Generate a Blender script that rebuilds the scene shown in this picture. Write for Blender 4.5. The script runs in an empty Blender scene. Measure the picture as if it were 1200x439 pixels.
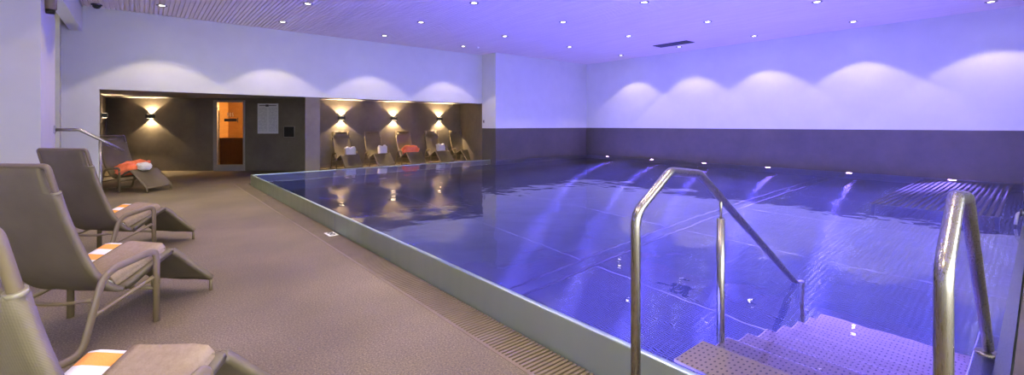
import bpy, bmesh, math, random
from mathutils import Vector, Matrix, noise
random.seed(4)
S = bpy.context.scene
COL = S.collection
R = math.radians
PI = math.pi

# ------------------------------------------------------------------ mesh building
class MB:
    def __init__(s): s.v = []; s.f = []; s.m = []; s.sm = []
    def add(s, vs, fs, mi=0, smooth=False):
        o = len(s.v); s.v += [tuple(p) for p in vs]
        for f in fs: s.f.append(tuple(i + o for i in f)); s.m.append(mi); s.sm.append(smooth)
        return s
    def box(s, x0, x1, y0, y1, z0, z1, mi=0, M=None):
        vs = [(x, y, z) for z in (z0, z1) for y in (y0, y1) for x in (x0, x1)]
        if M: vs = [M @ Vector(p) for p in vs]
        return s.add(vs, [(0,2,3,1),(4,5,7,6),(0,1,5,4),(2,6,7,3),(0,4,6,2),(1,3,7,5)], mi)
    def quad(s, a, b, c, d, mi=0): return s.add([a, b, c, d], [(0,1,2,3)], mi)
    def poly_prism(s, pts, z0, z1, mi=0):
        n = len(pts)
        vs = [(x, y, z0) for x, y in pts] + [(x, y, z1) for x, y in pts]
        fs = [tuple(range(n))[::-1], tuple(range(n, 2*n))] + [(i, (i+1) % n, n+(i+1) % n, n+i) for i in range(n)]
        return s.add(vs, fs, mi)
    def tube(s, path, r, n=10, closed=False, ry=None, mi=0, up=(0,0,1)):
        P = [Vector(p) for p in path]; N = len(P)
        rr = r if isinstance(r, (list, tuple)) else [r] * N
        T = []
        for i in range(N):
            a = P[i-1] if (i or closed) else P[i]; b = P[(i+1) % N] if (i < N-1 or closed) else P[i]
            T.append((b - a).normalized())
        u = Vector(up)
        if abs(u.dot(T[0])) > .95: u = Vector((1,0,0)) if abs(T[0].x) < .9 else Vector((0,1,0))
        nrm = (u - T[0]*u.dot(T[0])).normalized()
        vs = []; 
        for i in range(N):
            nrm = (nrm - T[i]*nrm.dot(T[i])).normalized(); bi = T[i].cross(nrm)
            for k in range(n):
                a = 2*PI*k/n
                vs.append(P[i] + nrm*math.cos(a)*rr[i] + bi*math.sin(a)*(ry if ry else rr[i]))
        fs = []
        for i in range(N if closed else N-1):
            j = (i+1) % N
            for k in range(n): fs.append((i*n+k, i*n+(k+1) % n, j*n+(k+1) % n, j*n+k))
        s.add(vs, fs, mi, True)
        if not closed:
            o = len(s.v) - N*n
            s.f.append(tuple(o+k for k in range(n))[::-1]); s.m.append(mi); s.sm.append(False)
            s.f.append(tuple(o+(N-1)*n+k for k in range(n))); s.m.append(mi); s.sm.append(False)
        return s
    def lathe(s, prof, c=(0,0,0), n=24, mi=0, smooth=True):
        vs = []; m = len(prof)
        for r, z in prof:
            for k in range(n): vs.append((c[0]+r*math.cos(2*PI*k/n), c[1]+r*math.sin(2*PI*k/n), c[2]+z))
        fs = [(i*n+k, i*n+(k+1) % n, (i+1)*n+(k+1) % n, (i+1)*n+k) for i in range(m-1) for k in range(n)]
        s.add(vs, fs, mi, smooth)
        o = len(s.v) - m*n
        if prof[0][0] > 1e-6: s.f.append(tuple(o+k for k in range(n))[::-1]); s.m.append(mi); s.sm.append(False)
        if prof[-1][0] > 1e-6: s.f.append(tuple(o+(m-1)*n+k for k in range(n))); s.m.append(mi); s.sm.append(False)
        return s
    def build(s, name, mats, parent=None, bevel=0):
        me = bpy.data.meshes.new(name); me.from_pydata(s.v, [], s.f); me.update()
        for m in (mats if isinstance(mats, (list, tuple)) else [mats]): me.materials.append(m)
        for p, mi, sm in zip(me.polygons, s.m, s.sm): p.material_index = mi; p.use_smooth = sm
        bm = bmesh.new(); bm.from_mesh(me); bmesh.ops.recalc_face_normals(bm, faces=bm.faces); bm.to_mesh(me); bm.free()
        o = bpy.data.objects.new(name, me); COL.objects.link(o)
        if parent: o.parent = parent
        if bevel:
            b = o.modifiers.new('bevel', 'BEVEL'); b.width = bevel; b.segments = 2; b.limit_method = 'ANGLE'
        return o

def fillet(pts, r, n=6):
    """polyline with rounded corners; r is a number or one per inner point"""
    P = [Vector(p) for p in pts]; out = [P[0]]
    for i in range(1, len(P)-1):
        ri = r[i-1] if isinstance(r, (list, tuple)) else r
        a = (P[i-1]-P[i]); b = (P[i+1]-P[i]); la, lb = a.length, b.length
        a.normalize(); b.normalize()
        ang = a.angle(b)
        if ri < 1e-5 or ang > 3.1: out.append(P[i]); continue
        d = min(ri/math.tan(ang/2), la*.49, lb*.49)
        p0 = P[i]+a*d; p1 = P[i]+b*d
        for k in range(n+1):
            t = k/n; out.append(p0*(1-t)**2 + P[i]*2*t*(1-t) + p1*t*t)
    out.append(P[-1]); return out

def spline(pts, n=6):
    P = [Vector(p) for p in pts]; Q = [P[0]*2-P[1]] + P + [P[-1]*2-P[-2]]; out = []
    for i in range(1, len(Q)-2):
        for k in range(n):
            t = k/n; a, b, c, d = Q[i-1], Q[i], Q[i+1], Q[i+2]
            out.append(.5*((2*b)+(c-a)*t+(2*a-5*b+4*c-d)*t*t+(3*b-a-3*c+d)*t**3))
    out.append(P[-1]); return out

def tag(o, label=None, cat=None, group=None, kind=None):
    if label: o['label'] = label
    if cat: o['category'] = cat
    if group: o['group'] = group
    if kind: o['kind'] = kind
    return o
def thing(name, label, cat, loc=(0,0,0), rz=0, group=None):
    o = bpy.data.objects.new(name, None); COL.objects.link(o); o.empty_display_size = .05
    o.location = loc; o.rotation_euler = (0, 0, rz)
    return tag(o, label, cat, group)
def dup(root, loc, rz, label, group=None):
    r = root.copy(); COL.objects.link(r); r.location = loc; r.rotation_euler = (0, 0, rz)
    tag(r, label, None, group)
    for ch in list(root.children):
        c = ch.copy(); COL.objects.link(c); c.parent = r
        for g in list(ch.children):
            d = g.copy(); COL.objects.link(d); d.parent = c
    return r
def struct(o): o['kind'] = 'structure'; return o

# ------------------------------------------------------------------ materials
class NT:
    def __init__(s, name):
        s.mat = bpy.data.materials.new(name); s.mat.use_nodes = True
        s.t = s.mat.node_tree; s.t.nodes.clear()
        s.out = s.t.nodes.new('ShaderNodeOutputMaterial')
    def n(s, typ, **kw):
        nd = s.t.nodes.new(typ)
        for k, v in kw.items():
            if k in nd.inputs: nd.inputs[k].default_value = v
            else: setattr(nd, k, v)
        return nd
    def l(s, a, b): s.t.links.new(a, b)
    def bsdf(s, col, rough=.5, metal=0, spec=.5):
        b = s.n('ShaderNodeBsdfPrincipled')
        b.inputs['Base Color'].default_value = (*col, 1); b.inputs['Roughness'].default_value = rough
        b.inputs['Metallic'].default_value = metal; b.inputs['Specular IOR Level'].default_value = spec
        s.l(b.outputs[0], s.out.inputs[0]); return b
    def coord(s, scale=(1,1,1), kind='Object'):
        tc = s.n('ShaderNodeTexCoord'); mp = s.n('ShaderNodeMapping'); mp.inputs['Scale'].default_value = scale
        s.l(tc.outputs[kind], mp.inputs[0]); return mp.outputs[0]
    def noise(s, vec, scale, detail=4, rough=.5):
        nz = s.n('ShaderNodeTexNoise'); nz.inputs['Scale'].default_value = scale
        nz.inputs['Detail'].default_value = detail; nz.inputs['Roughness'].default_value = rough
        s.l(vec, nz.inputs['Vector']); return nz.outputs[0]
    def ramp(s, fac, stops):
        r = s.n('ShaderNodeValToRGB'); e = r.color_ramp.elements
        while len(e) < len(stops): e.new(.5)
        for q, (p, c) in zip(e, stops): q.position = p; q.color = (*c, 1) if len(c) == 3 else c
        s.l(fac, r.inputs[0]); return r.outputs[0]
    def bump(s, h, b, strength=.3, dist=.01):
        bp = s.n('ShaderNodeBump'); bp.inputs['Strength'].default_value = strength; bp.inputs['Distance'].default_value = dist
        s.l(h, bp.inputs['Height']); s.l(bp.outputs[0], b.inputs['Normal']); return bp
    def math(s, op, a, b=None):
        m = s.n('ShaderNodeMath', operation=op)
        for i, q in enumerate((a, b)):
            if q is None: continue
            if isinstance(q, (int, float)): m.inputs[i].default_value = q
            else: s.l(q, m.inputs[i])
        return m.outputs[0]
    def xyz(s, vec):
        x = s.n('ShaderNodeSeparateXYZ'); s.l(vec, x.inputs[0]); return x.outputs

def noisy(name, c0, c1, scale, rough=.6, metal=0, spec=.5, bump=0, bscale=None, detail=4, dist=.004, stretch=(1,1,1)):
    m = NT(name); b = m.bsdf(c0, rough, metal, spec); v = m.coord(stretch)
    col = m.ramp(m.noise(v, scale, detail), [(.3, c0), (.7, c1)]); m.l(col, b.inputs['Base Color'])
    if bump: m.bump(m.noise(v, bscale or scale*4, 3), b, bump, dist)
    return m.mat
def plain(name, c, rough=.5, metal=0, spec=.5):
    return noisy(name, tuple(q*.95 for q in c), tuple(min(1, q*1.05) for q in c), 6, rough, metal, spec)
def glow(name, c, st):
    m = NT(name); e = m.n('ShaderNodeEmission'); e.inputs[0].default_value = (*c, 1); e.inputs[1].default_value = st
    m.l(e.outputs[0], m.out.inputs[0]); return m.mat

M = {}
M['plaster'] = noisy('white_plaster', (.60,.61,.565), (.63,.64,.595), 3, .85, bump=.15, bscale=60, dist=.002)
M['pillar'] = noisy('white_pillar_paint', (.52,.50,.43), (.55,.53,.455), 3, .8)
def tile_mat(name, c0, c1):
    m = NT(name); b = m.bsdf(c0, .5, 0, .3); v = m.coord()
    n1 = m.noise(v, 1.6, 8, .62); n2 = m.noise(v, 9, 5, .6)
    mix = m.math('ADD', m.math('MULTIPLY', n1, .7), m.math('MULTIPLY', n2, .3))
    m.l(m.ramp(mix, [(.32, c0), (.68, c1)]), b.inputs['Base Color'])
    m.l(m.ramp(n2, [(.3, (.42,)*3), (.7, (.6,)*3)]), b.inputs['Roughness'])
    m.bump(n2, b, .12, .003); return m.mat
M['tile'] = tile_mat('anthracite_tile', (.066,.059,.048), (.100,.088,.072))
M['niche'] = tile_mat('slate_tile', (.118,.100,.074), (.180,.155,.116))
# granular deck floor
m = NT('granular_deck'); b = m.bsdf((.2,.16,.12), .6, 0, .4); v = m.coord()
g = m.noise(v, 95, 3, .7); big = m.noise(v, .9, 4)
mx = m.math('ADD', m.math('MULTIPLY', g, .75), m.math('MULTIPLY', big, .25))
m.l(m.ramp(mx, [(.36, (.075,.056,.038)), (.52, (.178,.136,.072)), (.66, (.33,.26,.155))]), b.inputs['Base Color'])
m.bump(g, b, .35, .004); M['deck'] = m.mat
M['grate'] = noisy('tan_grate', (.16,.115,.070), (.20,.145,.09), 5, .45)
M['soffit'] = noisy('grey_soffit', (.36,.34,.31), (.40,.38,.35), 3, .8)
M['gratedark'] = plain('grate_channel', (.03,.025,.02), .8)
M['slat'] = noisy('ceiling_slat', (.76,.67,.60), (.84,.75,.67), 2.5, .6, stretch=(6,.4,1))
def steel(name, c, rough, aniso=0, bump=0, stretch=(45,45,1.5), metal=1):
    m = NT(name); b = m.bsdf(c, rough, metal); v = m.coord(stretch)
    nz = m.noise(v, 8, 3)
    m.l(m.ramp(nz, [(.3, (rough*.85,)*3), (.7, (rough*1.2,)*3)]), b.inputs['Roughness'])
    if bump: m.bump(nz, b, bump, .001)
    return m.mat
M['steel'] = steel('brushed_steel', (.34,.315,.27), .28)
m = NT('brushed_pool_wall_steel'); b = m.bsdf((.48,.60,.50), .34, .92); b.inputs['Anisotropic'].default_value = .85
b.inputs['Anisotropic Rotation'].default_value = .25
tg = m.n('ShaderNodeTangent', direction_type='RADIAL', axis='Z'); m.l(tg.outputs[0], b.inputs['Tangent'])
v = m.coord((.4, 2.2, .2)); m.l(m.ramp(m.noise(v, 3, 3), [(.3, (.30,)*3), (.7, (.46,)*3)]), b.inputs['Roughness'])
M['rimsteel'] = m.mat
# stainless pool floor with embossed studs
m = NT('embossed_pool_steel'); v = m.coord()
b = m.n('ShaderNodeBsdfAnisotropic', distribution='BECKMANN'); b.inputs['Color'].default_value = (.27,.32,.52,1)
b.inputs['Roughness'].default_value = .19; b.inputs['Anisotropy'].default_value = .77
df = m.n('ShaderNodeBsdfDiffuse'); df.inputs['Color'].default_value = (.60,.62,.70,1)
mx = m.n('ShaderNodeMixShader'); mx.inputs[0].default_value = .010
m.l(b.outputs[0], mx.inputs[1]); m.l(df.outputs[0], mx.inputs[2]); m.l(mx.outputs[0], m.out.inputs[0])
cx3 = m.n('ShaderNodeCombineXYZ'); cx3.inputs[1].default_value = 1; m.l(cx3.outputs[0], b.inputs['Tangent'])
x, y, z = m.xyz(v)                      # rows of pressed studs: slopes worked out directly
kx = m.math('MULTIPLY', x, 2*PI/.021); ky = m.math('MULTIPLY', y, 2*PI/.045)
n3 = m.n('ShaderNodeCombineXYZ'); n3.inputs[2].default_value = 1
m.l(m.math('MULTIPLY', m.math('MULTIPLY', m.math('COSINE', kx), m.math('ADD', m.math('MULTIPLY', m.math('SINE', ky), .5), .5)), .46), n3.inputs[0])
wob = m.math('MULTIPLY', m.math('SUBTRACT', m.noise(m.coord((1.6, .8, 1)), 1.1, 3, .55), .5), .085)   # gentle dents in the sheet
m.l(wob, n3.inputs[1])
m.l(m.math('ADD', m.math('MULTIPLY', m.math('SINE', ky), .04), .165), b.inputs['Roughness'])
nn = m.n('ShaderNodeVectorMath', operation='NORMALIZE'); m.l(n3.outputs[0], nn.inputs[0]); m.l(nn.outputs[0], b.inputs['Normal'])
M['poolfloor'] = m.mat
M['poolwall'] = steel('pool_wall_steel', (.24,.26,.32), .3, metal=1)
# perforated treads
m = NT('perforated_tread_steel'); b = m.bsdf((.4,.33,.24), .35, .8); v = m.coord()
x, y, z = m.xyz(v)
sx = m.math('SINE', m.math('MULTIPLY', x, 2*PI/.038)); sy = m.math('SINE', m.math('MULTIPLY', y, 2*PI/.024))
hole = m.math('GREATER_THAN', m.math('MULTIPLY', m.math('ADD', sx, sy), .5), .66)
m.l(m.ramp(hole, [(.4, (.26,.205,.145)), (.6, (.06,.05,.05))]), b.inputs['Base Color']); M['tread'] = m.mat
M['frame'] = noisy('khaki_powder_coat', (.155,.114,.058), (.185,.138,.072), 8, .42)
# woven lounger mesh
m = NT('woven_sling'); b = m.bsdf((.2,.16,.12), .7); v = m.coord()
x, y, z = m.xyz(v)
w = m.math('ADD', m.math('SINE', m.math('MULTIPLY', y, 2*PI/.006)), m.math('SINE', m.math('MULTIPLY', m.math('ADD', x, z), 2*PI/.006)))
nz = m.noise(v, 5, 3)
m.l(m.ramp(nz, [(.3, (.122,.096,.052)), (.7, (.152,.120,.066))]), b.inputs['Base Color'])
m.bump(w, b, .15, .001); M['sling'] = m.mat
M['cream'] = plain('cream_plastic', (.26,.22,.14), .4)
def cloth(name, c0, c1, scale=40):
    return noisy(name, c0, c1, scale, .95, 0, .1, .5, scale*3, dist=.004)
M['taupe'] = cloth('taupe_terry', (.29,.215,.13), (.35,.265,.165))
M['whitecloth'] = cloth('white_terry', (.72,.69,.66), (.82,.79,.76))
M['orange'] = cloth('orange_terry', (.92,.20,.07), (.98,.28,.12), 12)
m = NT('orange_striped_terry'); b = m.bsdf((.8,.5,.2), .95, 0, .1); v = m.coord()
x, y, z = m.xyz(v)
st = m.math('GREATER_THAN', m.math('SINE', m.math('MULTIPLY', x, 2*PI/.115)), 0)
m.l(m.ramp(st, [(.4, (.88,.85,.80)), (.6, (.93,.42,.08))]), b.inputs['Base Color'])
m.bump(m.noise(v, 160, 3), b, .4, .003); M['stripe'] = m.mat
M['black'] = plain('black_metal', (.012,.011,.010), .4)
M['greyframe'] = noisy('grey_aluminium', (.33,.31,.29), (.37,.35,.33), 5, .45, .3)
M['wood'] = noisy('warm_sauna_wood', (.46,.25,.09), (.55,.31,.12), 3, .6, stretch=(1,1,8))
M['darkwood'] = noisy('dark_bench_wood', (.05,.025,.01), (.07,.035,.015), 4, .6, stretch=(8,1,1))
M['lens'] = glow('downlight_lens', (1,.93,.84), 8)
M['sconcelens'] = glow('sconce_lens', (1,.78,.52), 18)
M['poollens'] = glow('pool_light_lens', (.72,.36,1), 60)
M['ring'] = plain('downlight_ring', (.20,.18,.17), .4, .5)
M['poster'] = None
m = NT('printed_notice'); b = m.bsdf((.7,.7,.7), .5); v = m.coord()
x, y, z = m.xyz(v)
ln = m.math('GREATER_THAN', m.math('SINE', m.math('MULTIPLY', z, 2*PI/.033)), .15)
cols = m.math('GREATER_THAN', m.math('SINE', m.math('MULTIPLY', x, 2*PI/.30)), -1)
gap = m.math('GREATER_THAN', m.math('ABSOLUTE', x), .022); edge = m.math('LESS_THAN', m.math('ABSOLUTE', x), .27)
body = m.math('LESS_THAN', m.math('ABSOLUTE', m.math('ADD', z, .03)), .34)
rag = m.math('GREATER_THAN', m.noise(m.coord((9, 1, 30)), 2.2, 2), .46)
txt = m.math('MULTIPLY', m.math('MULTIPLY', m.math('MULTIPLY', ln, gap), m.math('MULTIPLY', edge, body)), rag)
m.l(m.ramp(txt, [(.0, (.66,.68,.70)), (1., (.40,.43,.46))]), b.inputs['Base Color']); M['poster'] = m.mat
M['ink'] = plain('dark_ink', (.05,.05,.06), .5)
M['pale'] = plain('pale_lettering', (.85,.75,.5), .5)
M['white'] = plain('white_enamel', (.85,.84,.80), .4)
M['darkglass'] = plain('black_glass_panel', (.018,.02,.024), .12)
M['coping'] = noisy('dark_brown_coping', (.045,.034,.026), (.065,.05,.038), 6, .5)
M['facade'] = plain('dark_facade', (.07,.072,.074), .8)
M['seam'] = plain('dark_seam', (.012,.012,.03), .6, 0, .1)  # dark finish of the channel edges
M['weld'] = plain('weld_line', (.10,.10,.14), .5, .6)
m = NT('door_glass'); gl = m.n('ShaderNodeBsdfGlossy'); gl.inputs['Roughness'].default_value = .02
tr = m.n('ShaderNodeBsdfTransparent'); tr.inputs[0].default_value = (.93,.90,.84,1)
fr = m.n('ShaderNodeFresnel'); fr.inputs[0].default_value = 1.45
mx = m.n('ShaderNodeMixShader'); m.l(fr.outputs[0], mx.inputs[0]); m.l(tr.outputs[0], mx.inputs[1]); m.l(gl.outputs[0], mx.inputs[2])
m.l(mx.outputs[0], m.out.inputs[0]); M['glass'] = m.mat
# pool water: a real refracting surface with slow ripples
m = NT('pool_water'); g = m.n('ShaderNodeBsdfGlass'); g.inputs['Color'].default_value = (1,1,1,1)
g.inputs['IOR'].default_value = 1.333; g.inputs['Roughness'].default_value = 0.0
v = m.coord((1,1,1))
h = m.math('ADD', m.noise(v, 1.3, 2, .4), m.math('MULTIPLY', m.noise(v, 4.2, 2, .5), .22))
bp = m.n('ShaderNodeBump'); bp.inputs['Strength'].default_value = 1.0; bp.inputs['Distance'].default_value = .011
m.l(h, bp.inputs['Height']); m.l(bp.outputs[0], g.inputs['Normal']); m.l(g.outputs[0], m.out.inputs[0]); M['water'] = m.mat

# ------------------------------------------------------------------ room shell
CZ = 3.5            # ceiling
TZ = 1.19           # top of the dark tile
WX = 12.5           # right wall
WZ = .21            # water level
PX = 1.86           # inner face of the near-left pool rim
PY = .14            # near end of the pool
FY = 10.95          # far rim of the pool
# floor (deck + walkway behind the pool)
f = MB()
f.poly_prism([(-3,-3),(1.55,-3),(1.55,11.32),(1.55,19),(-3,19)], -.3, 0)
f.poly_prism([(1.55,11.32),(1.9,11.32),(1.9,11.06),(9.6,11.06),(9.6,19),(1.55,19)], -.3, 0)
struct(f.build('floor', M['deck']))
# ceiling: one slatted sheet, slats running away from the camera
c = MB(); x = -.85; pr = []
while x < WX+.3:
    pr += [(x, CZ), (x+.052, CZ), (x+.052, CZ+.025), (x+.07, CZ+.025)]; x += .07
vs = [(px, -3, pz) for px, pz in pr] + [(px, 11.6, pz) for px, pz in pr]; n = len(pr)
c.add(vs, [(i, i+1, n+i+1, n+i) for i in range(n-1)])
c.add([(-3,-3,CZ+.03),(WX+.3,-3,CZ+.03),(WX+.3,11.6,CZ+.03),(-3,11.6,CZ+.03)], [(0,1,2,3)])
struct(c.build('ceiling', M['slat']))
# right wall: plaster over a dark tile band
w = MB(); w.box(WX, WX+.25, -3, 11.5, TZ, CZ+.1, 0); w.box(WX, WX+.25, -3, 11.5, -1.3, TZ, 1)
struct(w.build('wall_right', [M['plaster'], M['tile']]))
# far short wall that closes the pool, with its left return
w = MB(); w.box(8.3, WX, 10.7, 11.4, TZ, CZ+.1, 0); w.box(8.3, WX, 10.7, 11.4, -1.3, TZ, 1)
struct(w.build('wall_far', [M['plaster'], M['tile']]))
# white back wall above the niches with its left pier
w = MB()
w.poly_prism([(-1.3,11.4),(8.3,11.4),(8.3,11.55),(-1.3,11.55)], 1.97, CZ+.1)
w.box(-1.3, -.6, 11.4, 11.55, 0, 1.97)
struct(w.build('wall_back', M['plaster']))
struct(MB().poly_prism([(3.04,11.405),(3.38,11.405),(3.92,13.78),(3.64,13.43)], 0, 1.975).build('wall_pier', M['niche']))
# niche ceiling
struct(MB().poly_prism([(-3,11.55),(8.3,11.55),(9.5,11.55),(9.5,19),(-3,19)], 2.05, 2.2).build('trim_1', M['soffit']))
# skewed wall with the glazed door (local x runs along the wall)
DW = Vector((.79, -.613)).normalized(); AW = math.atan2(DW.y, DW.x)
WO = Matrix.Translation((1.2, 15.3, 0)) @ Matrix.Rotation(AW, 4, 'Z')
s0, s1, dz = .48, 1.35, 1.99
w = MB()
w.box(-.0, s0, 0, .15, 0, 2.06, M=WO); w.box(s1, 3.1, 0, .15, 0, 2.06, M=WO); w.box(s0, s1, 0, .15, dz, 2.06, M=WO)
struct(w.build('wall_door', M['niche']))
struct(MB().box(-4.6, 0, .05, .2, 0, 2.06, M=WO).build('wall_niche_left', M['niche']))
struct(MB().box(3.38, 9.3, 13.78, 13.95, 0, 2.06).build('wall_niche_right', M['niche']))
struct(MB().poly_prism([(8.3,11.4),(9.05,13.8),(9.3,13.8),(8.6,11.4)], 0, 2.06).build('wall_niche_side', M['niche']))
struct(MB().box(-.95, -.75, 11.55, 17.2, 0, 2.06).build('wall_niche_end', M['niche']))
struct(MB().box(3.4, 8.9, 13.755, 13.78, 0, .07).build('baseboard_niche', M['frame']))
# glazed door: frame, glass, pull handle, transfer lettering
d = tag(MB().build('door_1', M['greyframe']), None, None, None, 'structure')
d.matrix_world = WO
fm = MB(); a = .035
fm.box(s0, s0+.11, -a, .06, 0, dz); fm.box(s1-.05, s1, -a, .06, 0, dz)
fm.box(s0+.11, s1-.05, -a, .06, dz-.06, dz); fm.box(s0+.11, s1-.05, -a, .06, 0, .17)
fm.build('door_frame', M['greyframe'], d, .006)
MB().box(s0+.11, s1-.05, .005, .015, .17, dz-.06).build('door_glass', M['glass'], d)
h = MB(); h.tube([(s0+.17, -.045, .24), (s0+.17, -.045, 1.70)], .014, 10)
h.tube([(s0+.17, .005, .34), (s0+.17, -.045, .34)], .009, 8); h.tube([(s0+.17, .005, 1.6), (s0+.17, -.045, 1.6)], .009, 8)
h.build('pull_handle', M['steel'], d)
MB().box(.77, 1.12, -.002, .004, 1.39, 1.47).build('lettering_band', M['ink'], d)
lt = MB(); lt.box(1.135, 1.155, -.002, .004, 1.36, 1.50); lt.build('lettering_stroke', M['ink'], d)
for k in range(3):
    t0 = .87 + k*.065
    MB().tube(spline([(t0, 0, 1.53), (t0+.012, 0, 1.56), (t0-.006, 0, 1.60), (t0+.008, 0, 1.64)], 5), .014, 6, ry=.004).build('lettering_wave', M['pale'], d)
# sauna ante-room seen through the door
w = MB()
w.box(-.3, 2.4, 2.0, 2.1, 0, 2.4, M=WO); w.box(-.4, -.3, .15, 2.1, 0, 2.4, M=WO); w.box(2.4, 2.5, .15, 2.1, 0, 2.4, M=WO)
struct(w.build('wall_sauna', M['wood']))
struct(MB().box(-.4, 2.5, .2, 2.1, 2.2, 2.25, M=WO).build('trim_2', M['wood']))
bn = thing('sauna_bench', 'dark wooden bench glimpsed low behind the glazed door', 'bench')
bq = MB(); bq.box(-.25, 1.22, 1.45, 1.98, .82, .88, M=WO); bq.build('seat', M['darkwood'], bn)
bq = MB(); bq.box(-.25, 1.2, 1.5, 1.54, 0, .82, M=WO); bq.build('front_panel', M['darkwood'], bn)

# left side: pillar, beam, glazing
struct(MB().box(-2.6, -.83, 6.95, 8.0, 0, CZ+.05).build('wall_pillar', M['pillar']))
struct(MB().box(-1.0, -.83, -3, 11.4, 3.03, CZ+.1).build('trim_beam', M['plaster']))
w1 = tag(MB().build('window_1', M['greyframe']), None, None, None, 'structure')
MB().box(-1.16, -1.14, 8.0, 10.55, .1, 3.45).build('window_glass', M['glass'], w1)
wf = MB(); wf.box(-1.18, -1.04, 10.55, 10.7, 0, CZ); wf.box(-1.18, -1.08, 8.0, 10.55, 3.4, CZ); wf.box(-1.18, -1.08, 8.0, 10.55, 0, .1)
wf.build('window_frame', M['greyframe'], w1)
MB().box(-1.15, -1.09, 10.85, 11.0, 0, CZ).build('window_mullion', M['greyframe'], w1)
MB().box(-1.2, -1.1, 10.7, 11.4, 0, CZ+.03).build('window_reveal', M['plaster'], w1)
struct(MB().box(-1.3, -.83, 8.0, 11.4, 3.46, 3.5).build('trim_3', M['plaster']))
struct(MB().box(-9, -1.3, 11.6, 11.8, -.3, 4.5).build('wall_sky_block', M['facade']))  # facade added outside to block bright sky seen through the window
struct(MB().box(-9, -3, -3, 11.6, -.4, -.3).build('trim_terrace', M['facade']))
# unseen left wall, and front wall with an added window opening
struct(MB().box(-2.0, -1.85, -3, 7.0, 0, 3.6).build('wall_left', M['plaster']))  # left unglazed to keep daylight off the lounger backs
w = MB(); w.box(5.2, WX+.25, -3.1, -3, -.3, CZ+.1); w.box(-2.0, 5.2, -3.1, -3, 3.2, CZ+.1); w.box(-2.0, 5.2, -3.1, -3, -.3, .1)
struct(w.build('wall_front', M['plaster']))
w3 = tag(MB().build('window_added', M['greyframe']), None, None, None, 'structure')  # unseen window, added so daylight reaches the pillar front
wf = MB()
for xx in (-1.95, -.2, 1.53, 3.3, 5.13): wf.box(xx, xx+.07, -3.09, -3.01, .1, 3.2)
wf.build('window_frame', M['greyframe'], w3)
struct(MB().box(-2.0, -1.0, -3, 8, 3.05, 3.1).build('trim_4', M['plaster']))

# ------------------------------------------------------------------ pool
pool = thing('swimming_pool', 'large raised stainless steel swimming pool glowing violet blue beside the dark tiled wall', 'pool')
FZ = -1.13
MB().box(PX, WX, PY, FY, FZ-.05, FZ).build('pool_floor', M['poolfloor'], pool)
sm = MB()
MB().box(PX, WX, 3.12, 3.29, FZ-.004, FZ+.006).build('floor_channel', M['poolfloor'], pool, .004)
for yy in (3.115, 3.295): MB().box(PX, WX, yy-.012, yy+.012, FZ, FZ+.006).build('channel_edge', M['seam'], pool)
for xx in (3.76, 5.58, 7.40, 9.22, 11.04): MB().box(xx-.004, xx+.004, PY, FY, FZ, FZ+.003).build('floor_seam', M['weld'], pool)
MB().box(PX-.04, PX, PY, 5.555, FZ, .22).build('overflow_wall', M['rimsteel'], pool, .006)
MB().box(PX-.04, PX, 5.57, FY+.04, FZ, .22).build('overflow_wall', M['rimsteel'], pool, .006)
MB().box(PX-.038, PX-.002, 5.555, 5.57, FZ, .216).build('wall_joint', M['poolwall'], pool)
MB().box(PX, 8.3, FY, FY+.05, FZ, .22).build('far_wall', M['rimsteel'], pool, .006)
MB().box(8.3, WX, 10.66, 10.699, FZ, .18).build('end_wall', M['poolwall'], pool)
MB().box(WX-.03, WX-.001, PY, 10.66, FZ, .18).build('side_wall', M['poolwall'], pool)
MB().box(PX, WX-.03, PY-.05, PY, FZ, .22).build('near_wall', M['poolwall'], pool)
wt = MB(); wt.add([(PX, PY, WZ), (WX-.03, PY, WZ), (WX-.03, 10.69, WZ), (8.3, 10.69, WZ), (8.3, FY, WZ), (PX, FY, WZ)], [(0,1,2,3,4,5)])
wt.build('water_surface', M['water'], pool)
MB().box(PX, 3.4, PY, .215, FZ, .206).build('near_ledge', M['poolwall'], pool, .004)
# dark coping along the near end
struct(MB().box(PX+.1, WX, -.02+.0, PY-.06, .0, .235).build('trim_5', M['coping']))
struct(MB().box(PX+.1, WX, -3, -.035, -.3, .225).build('trim_6', M['coping']))
# overflow grate: one crenellated strip
gt = MB(); y = -3.0; pr = []
while y < 11.3:
    pr += [(y, 0), (y+.017, 0), (y+.017, -.02), (y+.03, -.02)]; y += .03
n = len(pr); gt.add([(1.575, a, b) for a, b in pr] + [(PX-.045, a, b) for a, b in pr], [(i, i+1, n+i+1, n+i) for i in range(n-1)])
g_ = thing('overflow_grate', 'tan slotted drain grate running along the foot of the steel pool wall', 'drain grate')
gt.build('grate_slats', M['grate'], g_)
MB().box(1.55, PX-.04, -3, 11.32, -.3, -.022).build('drain_channel', M['gratedark'], g_)
MB().box(1.55, 1.573, -3, 11.32, -.03, .002).build('edge_strip', M['grate'], g_)
# steps
st = thing('pool_steps', 'perforated steel steps leading down into the near end of the pool', 'steps')
for k in range(8):
    x0 = 1.9 + .27*k; zt = .213 - .155*k
    t = MB(); t.box(x0, x0+.275, PY+.08, 1.10, zt-.03, zt)
    t.build('tread', M['tread'], st, .004)
    if k < 7: MB().box(x0+.262, x0+.27, PY+.08, 1.10, zt-.155, zt-.03).build('riser', M['poolwall'], st)
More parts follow.
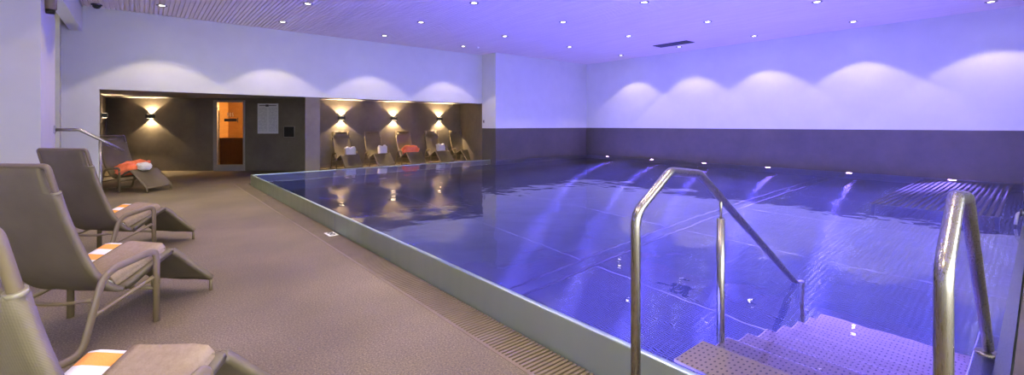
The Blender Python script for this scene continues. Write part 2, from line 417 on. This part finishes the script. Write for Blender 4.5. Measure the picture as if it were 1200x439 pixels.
# bench of tubes under water by the right wall
bb = thing('bubble_bench', 'submerged slatted tube bench in the far right corner of the pool', 'bench')
for k in range(18):
    yy = .37 + k*.072
    MB().tube([(8.15, yy, -.16), (12.42, yy, -.16)], .02, 8).build('tube', M['steel'], bb)
for xx in (8.2, 10.3, 12.35): MB().box(xx-.02, xx+.02, .34, 1.62, -.22, -.18).build('bearer', M['poolwall'], bb)
for xx in (8.2, 12.35):
    for yy in (.36, 1.58): MB().box(xx-.02, xx+.02, yy-.02, yy+.02, FZ, -.22).build('leg', M['poolwall'], bb)
# underwater lights
plights = ['in the far corner of the pool', 'second from the far corner', 'third from the far corner', 'fourth from the far corner', 'fifth from the far corner', 'beside the submerged tube bench']
for k, yy in enumerate((9.71, 7.97, 6.26, 4.56, 2.85, 1.16)):
    o = thing('pool_light', 'violet underwater lamp on the right pool wall, ' + plights[k], 'pool light', (WX-.03, yy, .05), 0, 'underwater lamps along the right wall')
    L = MB(); L.lathe([(.0,0),(.075,0),(.08,.006),(.08,.012),(.062,.016)], n=20)
    ob = L.build('lamp_ring', M['steel'], o); ob.rotation_euler = (0, -PI/2, 0)
    L = MB(); L.lathe([(0,.013),(.062,.017),(.0,.024)], n=20); L.build('lamp_lens', M['poollens'], ob)

# handrails of the steps
def rail(label, y, x_end, z_end, mid):
    o = thing('pool_handrail', label, 'handrail', (0, 0, 0), 0)
    p = [(1.60, y, 0), (1.60, y, .925), (1.87, y, 1.085), (2.14, y, 1.055), (x_end, y, z_end)]
    MB().tube(fillet(p, [.10, .07, .06]), .0205, 14).build('rail_tube', M['steel'], o)
    MB().lathe([(.05,0),(.05,.008),(.03,.012)], (1.60, y, .0)).build('floor_flange', M['steel'], o)
    return o
o = rail('bent steel handrail on the left of the pool steps', 1.10, 3.60, .135, True)
MB().tube(fillet([(3.55, 1.10, .155), (3.62, 1.10, .145), (3.62, 1.10, -.86)], .02), .014, 10).build('end_post', M['steel'], o)
MB().tube([(2.37, 1.10, .06), (2.37, 1.10, .80)], .020, 12).build('support_post', M['steel'], o)
MB().tube([(2.37, 1.10, .79), (2.37, 1.10, .925)], .008, 8).build('support_pin', M['steel'], o)
o = rail('bent steel handrail nearest the right edge, right of the pool steps', .165, 3.10, .235, False)
MB().lathe([(.05,0),(.05,.01),(.03,.014)], (3.10, .165, .206)).build('end_flange', M['steel'], o)
# black spout by the near edge
o = thing('water_spout', 'short black upright pipe with pale nozzle at the right pool edge', 'pipe', (7.2, .10, .235))
MB().lathe([(.032,0),(.032,.22),(.036,.225),(.036,.25),(.03,.255),(.03,.50),(.024,.51)], n=16).build('pipe', M['black'], o)
MB().tube(fillet([(0, 0, .13), (-.03, .07, .13), (-.04, .085, .0)], .04), .014, 10).build('nozzle', M['greyframe'], o)
tr_ = MB(); tr_.tube([(.034*math.cos(a)-.02, .045, .13+.034*math.sin(a)) for a in [2*PI*k/14 for k in range(14)]], .01, 8, closed=True); tr_.build('collar', M['black'], o)

# depth marker on the grate
o = thing('depth_marker', 'small white marker plate lying on the tan drain grate', 'marker', (1.735, 5.42, .0))
MB().box(-.055, .055, -.10, .10, .0, .006).build('plate', M['white'], o, .003)
for yy in (-.045, .045): 
    q = MB(); q.tube([(.028*math.cos(a), yy+.028*math.sin(a), .007) for a in [2*PI*k/12 for k in range(12)]], .005, 6, closed=True); q.build('printed_mark', M['ink'], o)

# ------------------------------------------------------------------ wall handrail by the pillar
o = thing('wall_handrail', 'slim steel handrail bracketed to the white pillar behind the loungers', 'handrail')
MB().tube(fillet([(-.83, 7.9, 1.238), (-.60, 7.9, 1.236), (-.41, 7.9, 1.11), (-.18, 7.9, .945)], .04), .02, 12).build('rail_tube', M['steel'], o)
MB().tube([(-.405, 7.9, 0), (-.405, 7.9, 1.09)], .019, 12).build('post', M['steel'], o)
MB().box(-.83, -.815, 7.85, 7.95, 1.19, 1.29).build('wall_plate', M['greyframe'], o, .004)
# upright fixture on the pillar
o = thing('wall_fixture', 'beige upright tube fixture with dark lower end high on the pillar', 'wall fixture', (-.79, 7.25, 2.56))
MB().lathe([(.05,.05),(.055,.06),(.055,.75),(.03,.76)], n=20).build('body', M['frame'], o)
MB().lathe([(.0,0),(.038,0),(.045,.05)], n=20).build('end_cap', M['black'], o)
# camera dome, vent, sensor, switch
o = thing('security_camera', 'small black dome under the ceiling in the left back corner', 'camera', (-.62, 11.1, CZ))
MB().lathe([(.08,0),(.08,-.02),(.06,-.025)], n=20).build('mount', M['black'], o)
MB().lathe([(.062,-.02),(.058,-.05),(.035,-.075),(0,-.085)], n=20).build('dome', M['darkglass'], o)
o = thing('ceiling_vent', 'long dark slot vent in the ceiling near the right wall', 'vent', (11.13, 6.46, CZ))
MB().box(-.2, .2, -.5, .5, -.012, .0).build('vent_plate', M['black'], o)
for k in range(4):
    MB().box(-.17+.1*k, -.13+.1*k, -.48, .48, -.02, -.012).build('vent_blade', M['ink'], o)
o = thing('ceiling_sensor', 'tiny pale sensor on the ceiling beside the white wall return', 'sensor', (7.34, 10.3, CZ))
MB().lathe([(.05,0),(.05,-.015),(.03,-.03),(0,-.035)], n=16).build('housing', M['white'], o)
o = thing('wall_switch', 'small dark switch on the white return wall above the tile', 'switch', (8.3, 11.3, 1.40))
MB().box(-.012, 0, -.04, .04, -.05, .05).build('plate', M['greyframe'], o, .003)
MB().box(-.018, -.012, -.018, .018, -.025, .025).build('rocker', M['ink'], o)
# notice and dark panel on the door wall
o = thing('wall_notice', 'white printed notice in two columns on the wall right of the door', 'notice')
o.matrix_world = WO @ Matrix.Translation((1.985, -.012, 1.475))
MB().box(-.285, .285, -.004, .010, -.425, .425).build('sheet', M['poster'], o)
MB().box(-.24, .24, -.007, -.004, .355, .375).build('heading', M['ink'], o)
MB().tube([(-.06, -.006, .365), (.02, -.006, .365)], .03, 8, ry=.003).build('crest', M['ink'], o)
o = thing('control_panel', 'square black glass panel on the wall right of the white notice', 'panel')
o.matrix_world = WO @ Matrix.Translation((2.58, -.02, 1.10))
MB().box(-.14, .14, -.008, .0, -.145, .145).build('glass_face', M['darkglass'], o, .004)
MB().box(-.15, .15, .0, .02, -.155, .155).build('back_plate', M['greyframe'], o, .004)

# ------------------------------------------------------------------ ceiling downlights
def spot(name, loc, power, col, size, blend, direc=(0,0,-1), rad=.05):
    l = bpy.data.lights.new(name, 'SPOT'); l.energy = power; l.color = col; l.spot_size = R(size); l.spot_blend = blend; l.shadow_soft_size = rad
    o = bpy.data.objects.new(name, l); COL.objects.link(o); o.location = loc
    o.rotation_euler = Vector(direc).to_track_quat('-Z', 'Y').to_euler(); return o
XS = [.3, 2.33, 4.62, 6.94, 9.29, 11.67]; YS = [10.43, 8.57, 6.59, 4.59, 2.59, .59]
vis = {(0,0),(1,0),(1,1),(2,0),(2,1),(2,2),(3,0),(3,1),(3,2),(3,3),(4,1),(4,2),(4,3),(4,4),(5,1),(5,2),(5,3),(5,4),(5,5)}
rows = {5: 'row along the right wall', 4: 'second row from the right wall', 3: 'third row from the right wall', 2: 'fourth row from the right wall', 1: 'fifth row from the right wall', 0: 'leftmost row, above the left niche'}
ords = ['first', 'second', 'third', 'fourth', 'fifth']
WARM = (1, .82, .64)
dl0 = None; cnt = {}
for i in range(6):
    for j in range(6):
        if j == 0 and i >= 4: continue
        x, y = XS[i], YS[j]
        spot('downlight_beam', (x, y, CZ-.03), 98, WARM, 97, .10, rad=.08)
        spot('wall_fill', (x, y, CZ-.03), 3, (.96, 1, 1), 172, .5)  # weak wide fill lamp added to lift neutral light on the walls
        if (i, j) not in vis: continue
        k = cnt.get(i, 0); cnt[i] = k+1
        lab = 'recessed downlight in the ' + rows[i] + (', %s from the back' % ords[k] if i else '')
        if dl0 is None:
            dl0 = thing('ceiling_downlight', lab, 'ceiling light', (x, y, CZ), 0, 'recessed ceiling downlights')
            MB().lathe([(.085,.0),(.085,-.006),(.078,-.010),(.058,-.010),(.052,.0)], n=24).build('trim_ring', M['ring'], dl0)
            tr0 = dl0.children[0]
            MB().lathe([(.050,-.002),(.045,-.005),(0,-.006)], n=24).build('lens', M['lens'], tr0)
        else: dup(dl0, (x, y, CZ), 0, lab, 'recessed ceiling downlights')

# ------------------------------------------------------------------ sconces
def sconce(loc, rz, lab, power=130):
    o = thing('wall_sconce', lab, 'wall lamp', loc, rz, 'black up-and-down sconces')
    hs_ = MB().box(-.095, .095, -.11, 0, -.055, .055).build('housing', M['black'], o, .004)
    for sgn in (1, -1):
        MB().box(-.06, .06, -.095, -.015, sgn*.0552-.001, sgn*.0552+.001).build('lens', M['sconcelens'], hs_)
        p = Matrix.Translation(loc) @ Matrix.Rotation(rz, 4, 'Z') @ Vector((0, -.045, sgn*.065))
        spot('sconce_beam', p, power, (1, .72, .42), 108, .08, (0, 0, sgn), .012)
sconce((4.70, 13.78, 1.505), 0, 'black sconce above the first lounger in the right niche')
sconce((6.40, 13.78, 1.50), 0, 'black sconce between second and third lounger in the right niche')
sconce((8.13, 13.78, 1.50), 0, 'black sconce above the fourth lounger in the right niche')
sconce(WO @ Vector((-1.26, .05, 1.535)), AW, 'black sconce lit on the left niche wall above its lounger')
sconce((-.75, 15.1, 1.53), PI/2, 'black sconce half hidden at the left edge of the left niche', 30)

# ------------------------------------------------------------------ loungers
def make_lounger(lab, loc, rz, group):
    o = thing('pool_lounger', lab, 'lounger', loc, rz, group)
    wa, ws = .315, .248
    for s in (-1, 1):
        p = [(0, s*wa, 0), (0, s*wa, .475), (-.345, s*wa, .435), (-.47, s*wa, .018), (-.62, s*wa, .018), (-.66, s*(wa-.16), .018)]
        path = fillet(p, [.06, .14, .10, .09], 7)
        MB().tube(path, .014, 10, ry=.023, up=(0,1,0)).build('arm_loop', M['frame'], o)
        MB().tube(spline([(0, s*(wa-.008), .30), (-.15, s*(wa-.03), .25), (-.41, s*(wa-.008), .20)], 5), .012, 8, ry=.018).build('side_rail', M['frame'], o)
    MB().tube([(-.66, -(wa-.16), .018), (-.66, wa-.16, .018)], .014, 8).build('floor_bar', M['frame'], o)
    MB().tube(spline([(-.415, -wa, .30), (-.45, -.15, .285), (-.45, .15, .285), (-.415, wa, .30)], 5), .011, 8).build('rear_bar', M['frame'], o)
    MB().tube([(-.005, -wa, .22), (-.005, wa, .22)], .012, 8).build('cross_bar', M['frame'], o)
    prof = [(.555, .098), (.38, .25), (.215, .395), (.165, .405), (.0, .343), (-.12, .29), (-.19, .285), (-.27, .335), (-.36, .455), (-.44, .63), (-.51, .82), (-.571, 1.03)]
    sp = spline([(x, 0, z) for x, z in prof], 4)
    right = [Vector((p.x, -ws, p.z)) for p in sp]; left = [Vector((p.x, ws, p.z)) for p in sp]
    top = sp[-1]; foot = sp[0]; d = (sp[-1]-sp[-2]).normalized()
    rt, lf = right[-1]+d*.05, left[-1]+d*.05
    corner = fillet([right[-1], rt, lf, left[-1]], .055, 6)[1:-1]
    loop = right + corner + left[::-1]
    fr_ = MB().tube(loop, .015, 8, closed=True, up=(0,1,0)).build('sling_frame', M['frame'], o)
    # stretched sling, wrapped round the side tubes; narrower tongue at the head
    n = len(sp); q = MB(); us = [-1, -.985, -.9, -.5, 0, .5, .9, .985, 1]
    th = []
    for i, p in enumerate(sp[:-1]):
        a = sp[max(i-1, 0)]; b = sp[i+1]; t = (b-a).normalized(); nn = Vector((-t.z, 0, t.x))
        th.append(nn if nn.z > 0 or nn.x > 0 else -nn)
    rowsv = []
    m_ = n-2
    ext = [(sp[i], th[i], 1.0) for i in range(m_)]
    tn = th[-1]
    ext += [(sp[m_-1]+d*.012, tn, .80), (sp[-1]+d*.045, tn, .80)]
    for side in (1, -1):
        for p, nn, wd in ext:
            for u in us:
                e = .018 if abs(u) in (.985, .9) else (.004 if abs(u) < .9 else .0)
                w_ = (ws+.017)*wd
                sag = -.02*(1-u*u)
                q.v.append(tuple(p + nn*(side*e + sag) + Vector((0, u*w_, 0))))
    K = len(us); E = len(ext)
    for side in (0, 1):
        for i in range(E-1):
            for k in range(K-1):
                a = side*E*K + i*K + k
                q.f.append((a, a+1, a+K+1, a+K)); q.m.append(0); q.sm.append(True)
    for i in range(E-1):
        for k in (0, K-1):
            a = i*K+k; b = E*K+i*K+k; q.f.append((a, a+K, b+K, b)); q.m.append(0); q.sm.append(True)
    for k in range(K-1):
        for i in (0, E-1):
            a = i*K+k; b = E*K+i*K+k; q.f.append((a, a+1, b+1, b)); q.m.append(0); q.sm.append(True)
    q.build('sling', M['sling'], o)
    for s in (-1, 1):
        e0 = sp[m_-1]
        MB().tube([e0+Vector((0, s*ws, 0)), e0+d*.012+Vector((0, s*ws, 0))], .0215, 10).build('end_cap', M['cream'], fr_)
        MB().tube([(foot.x-.005, s*ws, 0), (foot.x-.005, s*ws, .095)], .013, 8).build('foot_leg', M['frame'], o)
    return o
def centre(x, y, t, wa=.315):        # from the foot of the right arm to the lounger's middle
    return (x - math.sin(t)*wa, y + math.cos(t)*wa, 0)
near = [((.178, 1.839, .90), 'nearest lounger, cut off by the left picture edge, holding striped towel'),
        ((.08, 3.77, .782), 'middle one of three loungers by the pillar, complete arm loop in view'),
        ((.102, 5.783, .75), 'farthest of three loungers by the pillar, in front of the steel handrail')]
base = None; chairs = []
for (x, y, t), lab in near:
    lab = 'taupe mesh ' + lab
    if base is None: base = make_lounger(lab, centre(x, y, t), t, 'loungers by the white pillar'); chairs.append(base)
    else: chairs.append(dup(base, centre(x, y, t), t, lab, 'loungers by the white pillar'))
t = -.865; chairL = dup(base, centre(-.314, 11.317, t), t, 'taupe mesh lounger in the left niche with orange towel on it', 'loungers in the niches')
nl = ['first lounger from left in the right niche, white towel on seat', 'second lounger from left in the right niche, white towel on seat',
      'middle lounger of five in the right niche, orange towel on seat', 'fourth lounger from left in the right niche, tilted white towel on seat',
      'rightmost lounger in the right niche, its seat empty']
niche = []
for k, x in enumerate((4.33, 5.31, 6.37, 7.42, 8.42)):
    t = -1.58; niche.append(dup(base, centre(x, 13.08, t), t, 'taupe mesh ' + nl[k], 'loungers in the niches'))

# ------------------------------------------------------------------ towels
def frame_of(ch, x, y, z, pitch=0, yaw=0):
    return Matrix.Translation(ch.location) @ Matrix.Rotation(ch.rotation_euler.z, 4, 'Z') @ Matrix.Translation((x, y, z)) @ Matrix.Rotation(yaw, 4, 'Z') @ Matrix.Rotation(pitch, 4, 'Y')
def folded(name, mat, L, W, layers, th, Mx, lab, group, seed=1, wob=.006, drape=0):
    """folded towel: stacked layers with rounded folds, extruded across y"""
    prof = []
    n = 5
    hh = th/2
    for s in (1, -1):
        for k in (range(layers) if s == 1 else range(layers-1, -1, -1)):
            zc = k*th + hh
            for a in range(n):
                an = -PI/2 + PI*a/(n-1)
                if s == 1: prof.append((L/2-hh + .85*hh*math.cos(an) + .004*math.sin(k*5+seed), zc + hh*math.sin(an)))
                else: prof.append((-L/2+hh - .85*hh*math.cos(an), zc - hh*math.sin(an)))
    # long flanks follow from joining both ends; subdivide top and bottom by rows over y
    N = 12; q = MB(); m = len(prof)
    for j in range(N+1):
        y = -W/2 + W*j/N
        e = min(1, min(j, N-j)/1.0); sq = 1 if 0 < j < N else .985
        drop = 0
        if drape and j < 3: drop = (drape, drape*.55, drape*.08)[j]; y = (-W/2+.022, -W/2+.004, -W/2+.02)[j]
        for (x, z) in prof:
            dz = -drop + wob*noise.noise(Vector((x*6+seed, y*6, z*3)))*(z/(layers*th))*2
            q.v.append((x*sq, y, layers*th/2 + (z-layers*th/2)*(1 if 0 < j < N else .86) + dz))
    for j in range(N):
        for k in range(m):
            a = j*m+k; b = j*m+(k+1) % m
            q.f.append((a, b, b+m, a+m)); q.m.append(0); q.sm.append(True)
    q.f.append(tuple(range(m))[::-1]); q.m.append(0); q.sm.append(False)
    q.f.append(tuple(N*m+k for k in range(m))); q.m.append(0); q.sm.append(False)
    o = q.build(name, mat); o.matrix_world = Mx
    return tag(o, lab, 'towel', group)
where = ['on the nearest lounger at the bottom left corner', 'on the middle lounger by the pillar', 'on the farthest of three loungers by the pillar']
for k, ch in enumerate(chairs):
    folded('striped_towel', M['stripe'], .40, .43, 2, .032, frame_of(ch, -.02, .005, .342, -.34, -.05), 'orange and white striped towel folded ' + where[k], 'striped towels', k)
    folded('folded_towel', M['taupe'], .37, .30, 2, .013, frame_of(ch, -.028, -.09, .398, -.34, -.04), 'taupe folded towel over the striped one ' + where[k], 'taupe towels', k+3, drape=.062)

def bundle(name, mat, dims, Mx, lab, seed, cat='towel', sq=.45, notch=0, rough=.18):
    q = MB(); nu, nv = 40, 22
    def se(c, e): return math.copysign(abs(c)**e, c)
    for j in range(nv+1):
        b = -PI/2 + PI*j/nv
        for i in range(nu):
            a = 2*PI*i/nu
            p = Vector((se(math.cos(b), sq)*se(math.cos(a), sq), se(math.cos(b), sq)*se(math.sin(a), sq), se(math.sin(b), sq)))
            r = 1 + rough*noise.noise(p*1.7+Vector((seed*7.3, 0, 0))) + rough*.6*abs(noise.noise(p*4+Vector((0, seed*3.1, 0))))
            p = Vector((p.x*dims[0]*r, p.y*dims[1]*r, p.z*dims[2]*(r if p.z > 0 else 1)))
            if notch and p.z > 0: p.z -= notch*dims[2]*math.exp(-(p.y/(dims[1]*.22))**2)*(p.z/dims[2])
            p.z += dims[2]
            q.v.append(tuple(p))
    for j in range(nv):
        for i in range(nu):
            q.f.append((j*nu+i, j*nu+(i+1) % nu, (j+1)*nu+(i+1) % nu, (j+1)*nu+i)); q.m.append(0); q.sm.append(True)
    o = q.build(name, mat); o.matrix_world = Mx
    return tag(o, lab, cat)
bundle('towel', M['whitecloth'], (.085, .145, .15), frame_of(niche[0], .05, .08, .355, -.25), 'white folded towel upright on first lounger of the right niche', 1, notch=.3)
bundle('towel', M['whitecloth'], (.085, .125, .155), frame_of(niche[1], .05, .09, .355, -.25), 'white folded towel upright on second lounger of the right niche', 2, notch=.2)
bundle('towel', M['orange'], (.16, .26, .135), frame_of(niche[2], .0, .0, .335, -.3), 'rumpled orange towel on the middle lounger of the right niche', 3, sq=.6, rough=.3)
bundle('towel', M['whitecloth'], (.085, .15, .15), frame_of(niche[3], .04, .07, .355, -.25, .35), 'white rumpled towel leaning on fourth lounger of the right niche', 4, notch=.35, rough=.25)
bundle('towel', M['orange'], (.16, .28, .12), frame_of(chairL, -.02, .02, .33, -.3, .2), 'rumpled orange towel on the lounger in the left niche', 5, sq=.55, rough=.35)
bundle('towel', M['whitecloth'], (.09, .11, .07), frame_of(chairL, .17, .0, .41, .2), 'small white towel in front of the orange one in left niche', 6, sq=.6, rough=.3)

# ------------------------------------------------------------------ light
BLUE = (.17, .13, 1.0)
for yy in (9.71, 7.97, 6.26, 4.56, 2.85, 1.16):
    spot('pool_light_beam', (WX-.09, yy, .0), 31000, BLUE, 58, 1.0, (-1, -.05-.06*yy, -.16), .04)
for yy in (9.3, 7.6, 5.9, 4.2):
    spot('pool_light_beam', (PX+.06, yy, -.25), 90, BLUE, 110, .8, (1, -.2, -.2), .05)
l = bpy.data.lights.new('sauna_lamp', 'POINT'); l.energy = 150; l.color = (1, .62, .25); l.shadow_soft_size = .08
o = bpy.data.objects.new('sauna_lamp', l); COL.objects.link(o); o.location = WO @ Vector((1.42, 1.78, 1.80))
# daylight
W = bpy.data.worlds.new('world'); S.world = W; W.use_nodes = True
nt = W.node_tree; bg = nt.nodes['Background']
tc = nt.nodes.new('ShaderNodeTexCoord'); sp = nt.nodes.new('ShaderNodeSeparateXYZ'); nt.links.new(tc.outputs['Generated'], sp.inputs[0])
rp = nt.nodes.new('ShaderNodeValToRGB'); nt.links.new(sp.outputs[2], rp.inputs[0])
el = rp.color_ramp.elements; el[0].position = .0; el[0].color = (.45,.46,.46,1); el[1].position = .15; el[1].color = (.90,.96,1,1)
nt.links.new(rp.outputs[0], bg.inputs[0]); bg.inputs[1].default_value = 10
for (x_, y_, z_, sx_, sz_, rz_) in ((-1.2, 9.3, 1.75, 2.6, 3.3, -PI/2), (1.6, -3.12, 1.65, 7.2, 3.1, 0)):
    l = bpy.data.lights.new('window_portal', 'AREA'); l.shape = 'RECTANGLE'; l.size = sx_; l.size_y = sz_; l.cycles.is_portal = True
    o = bpy.data.objects.new('window_portal', l); COL.objects.link(o); o.location = (x_, y_, z_)
    o.rotation_euler = (PI/2, 0, rz_)      # beams into the room

# ------------------------------------------------------------------ camera and view
cam = bpy.data.cameras.new('camera'); co = bpy.data.objects.new('camera', cam); COL.objects.link(co)
cam.sensor_width = 36; cam.lens = 520/1200*36; cam.shift_y = -(219.5-146)/1200; cam.clip_start = .05
co.location = (0, 0, 1.3); co.rotation_euler = (PI/2, 0, -math.atan(435/520)); S.camera = co
S.view_settings.view_transform = 'Standard'; S.view_settings.look = 'None'; S.view_settings.gamma = 1
S.view_settings.use_curve_mapping = False; S.view_settings.exposure = .14
cy = S.cycles
cy.max_bounces = 12; cy.diffuse_bounces = 4; cy.glossy_bounces = 6; cy.transmission_bounces = 8; cy.transparent_max_bounces = 8
cy.caustics_reflective = True; cy.caustics_refractive = True; cy.blur_glossy = .6
cy.sample_clamp_indirect = 12; cy.use_denoising = True
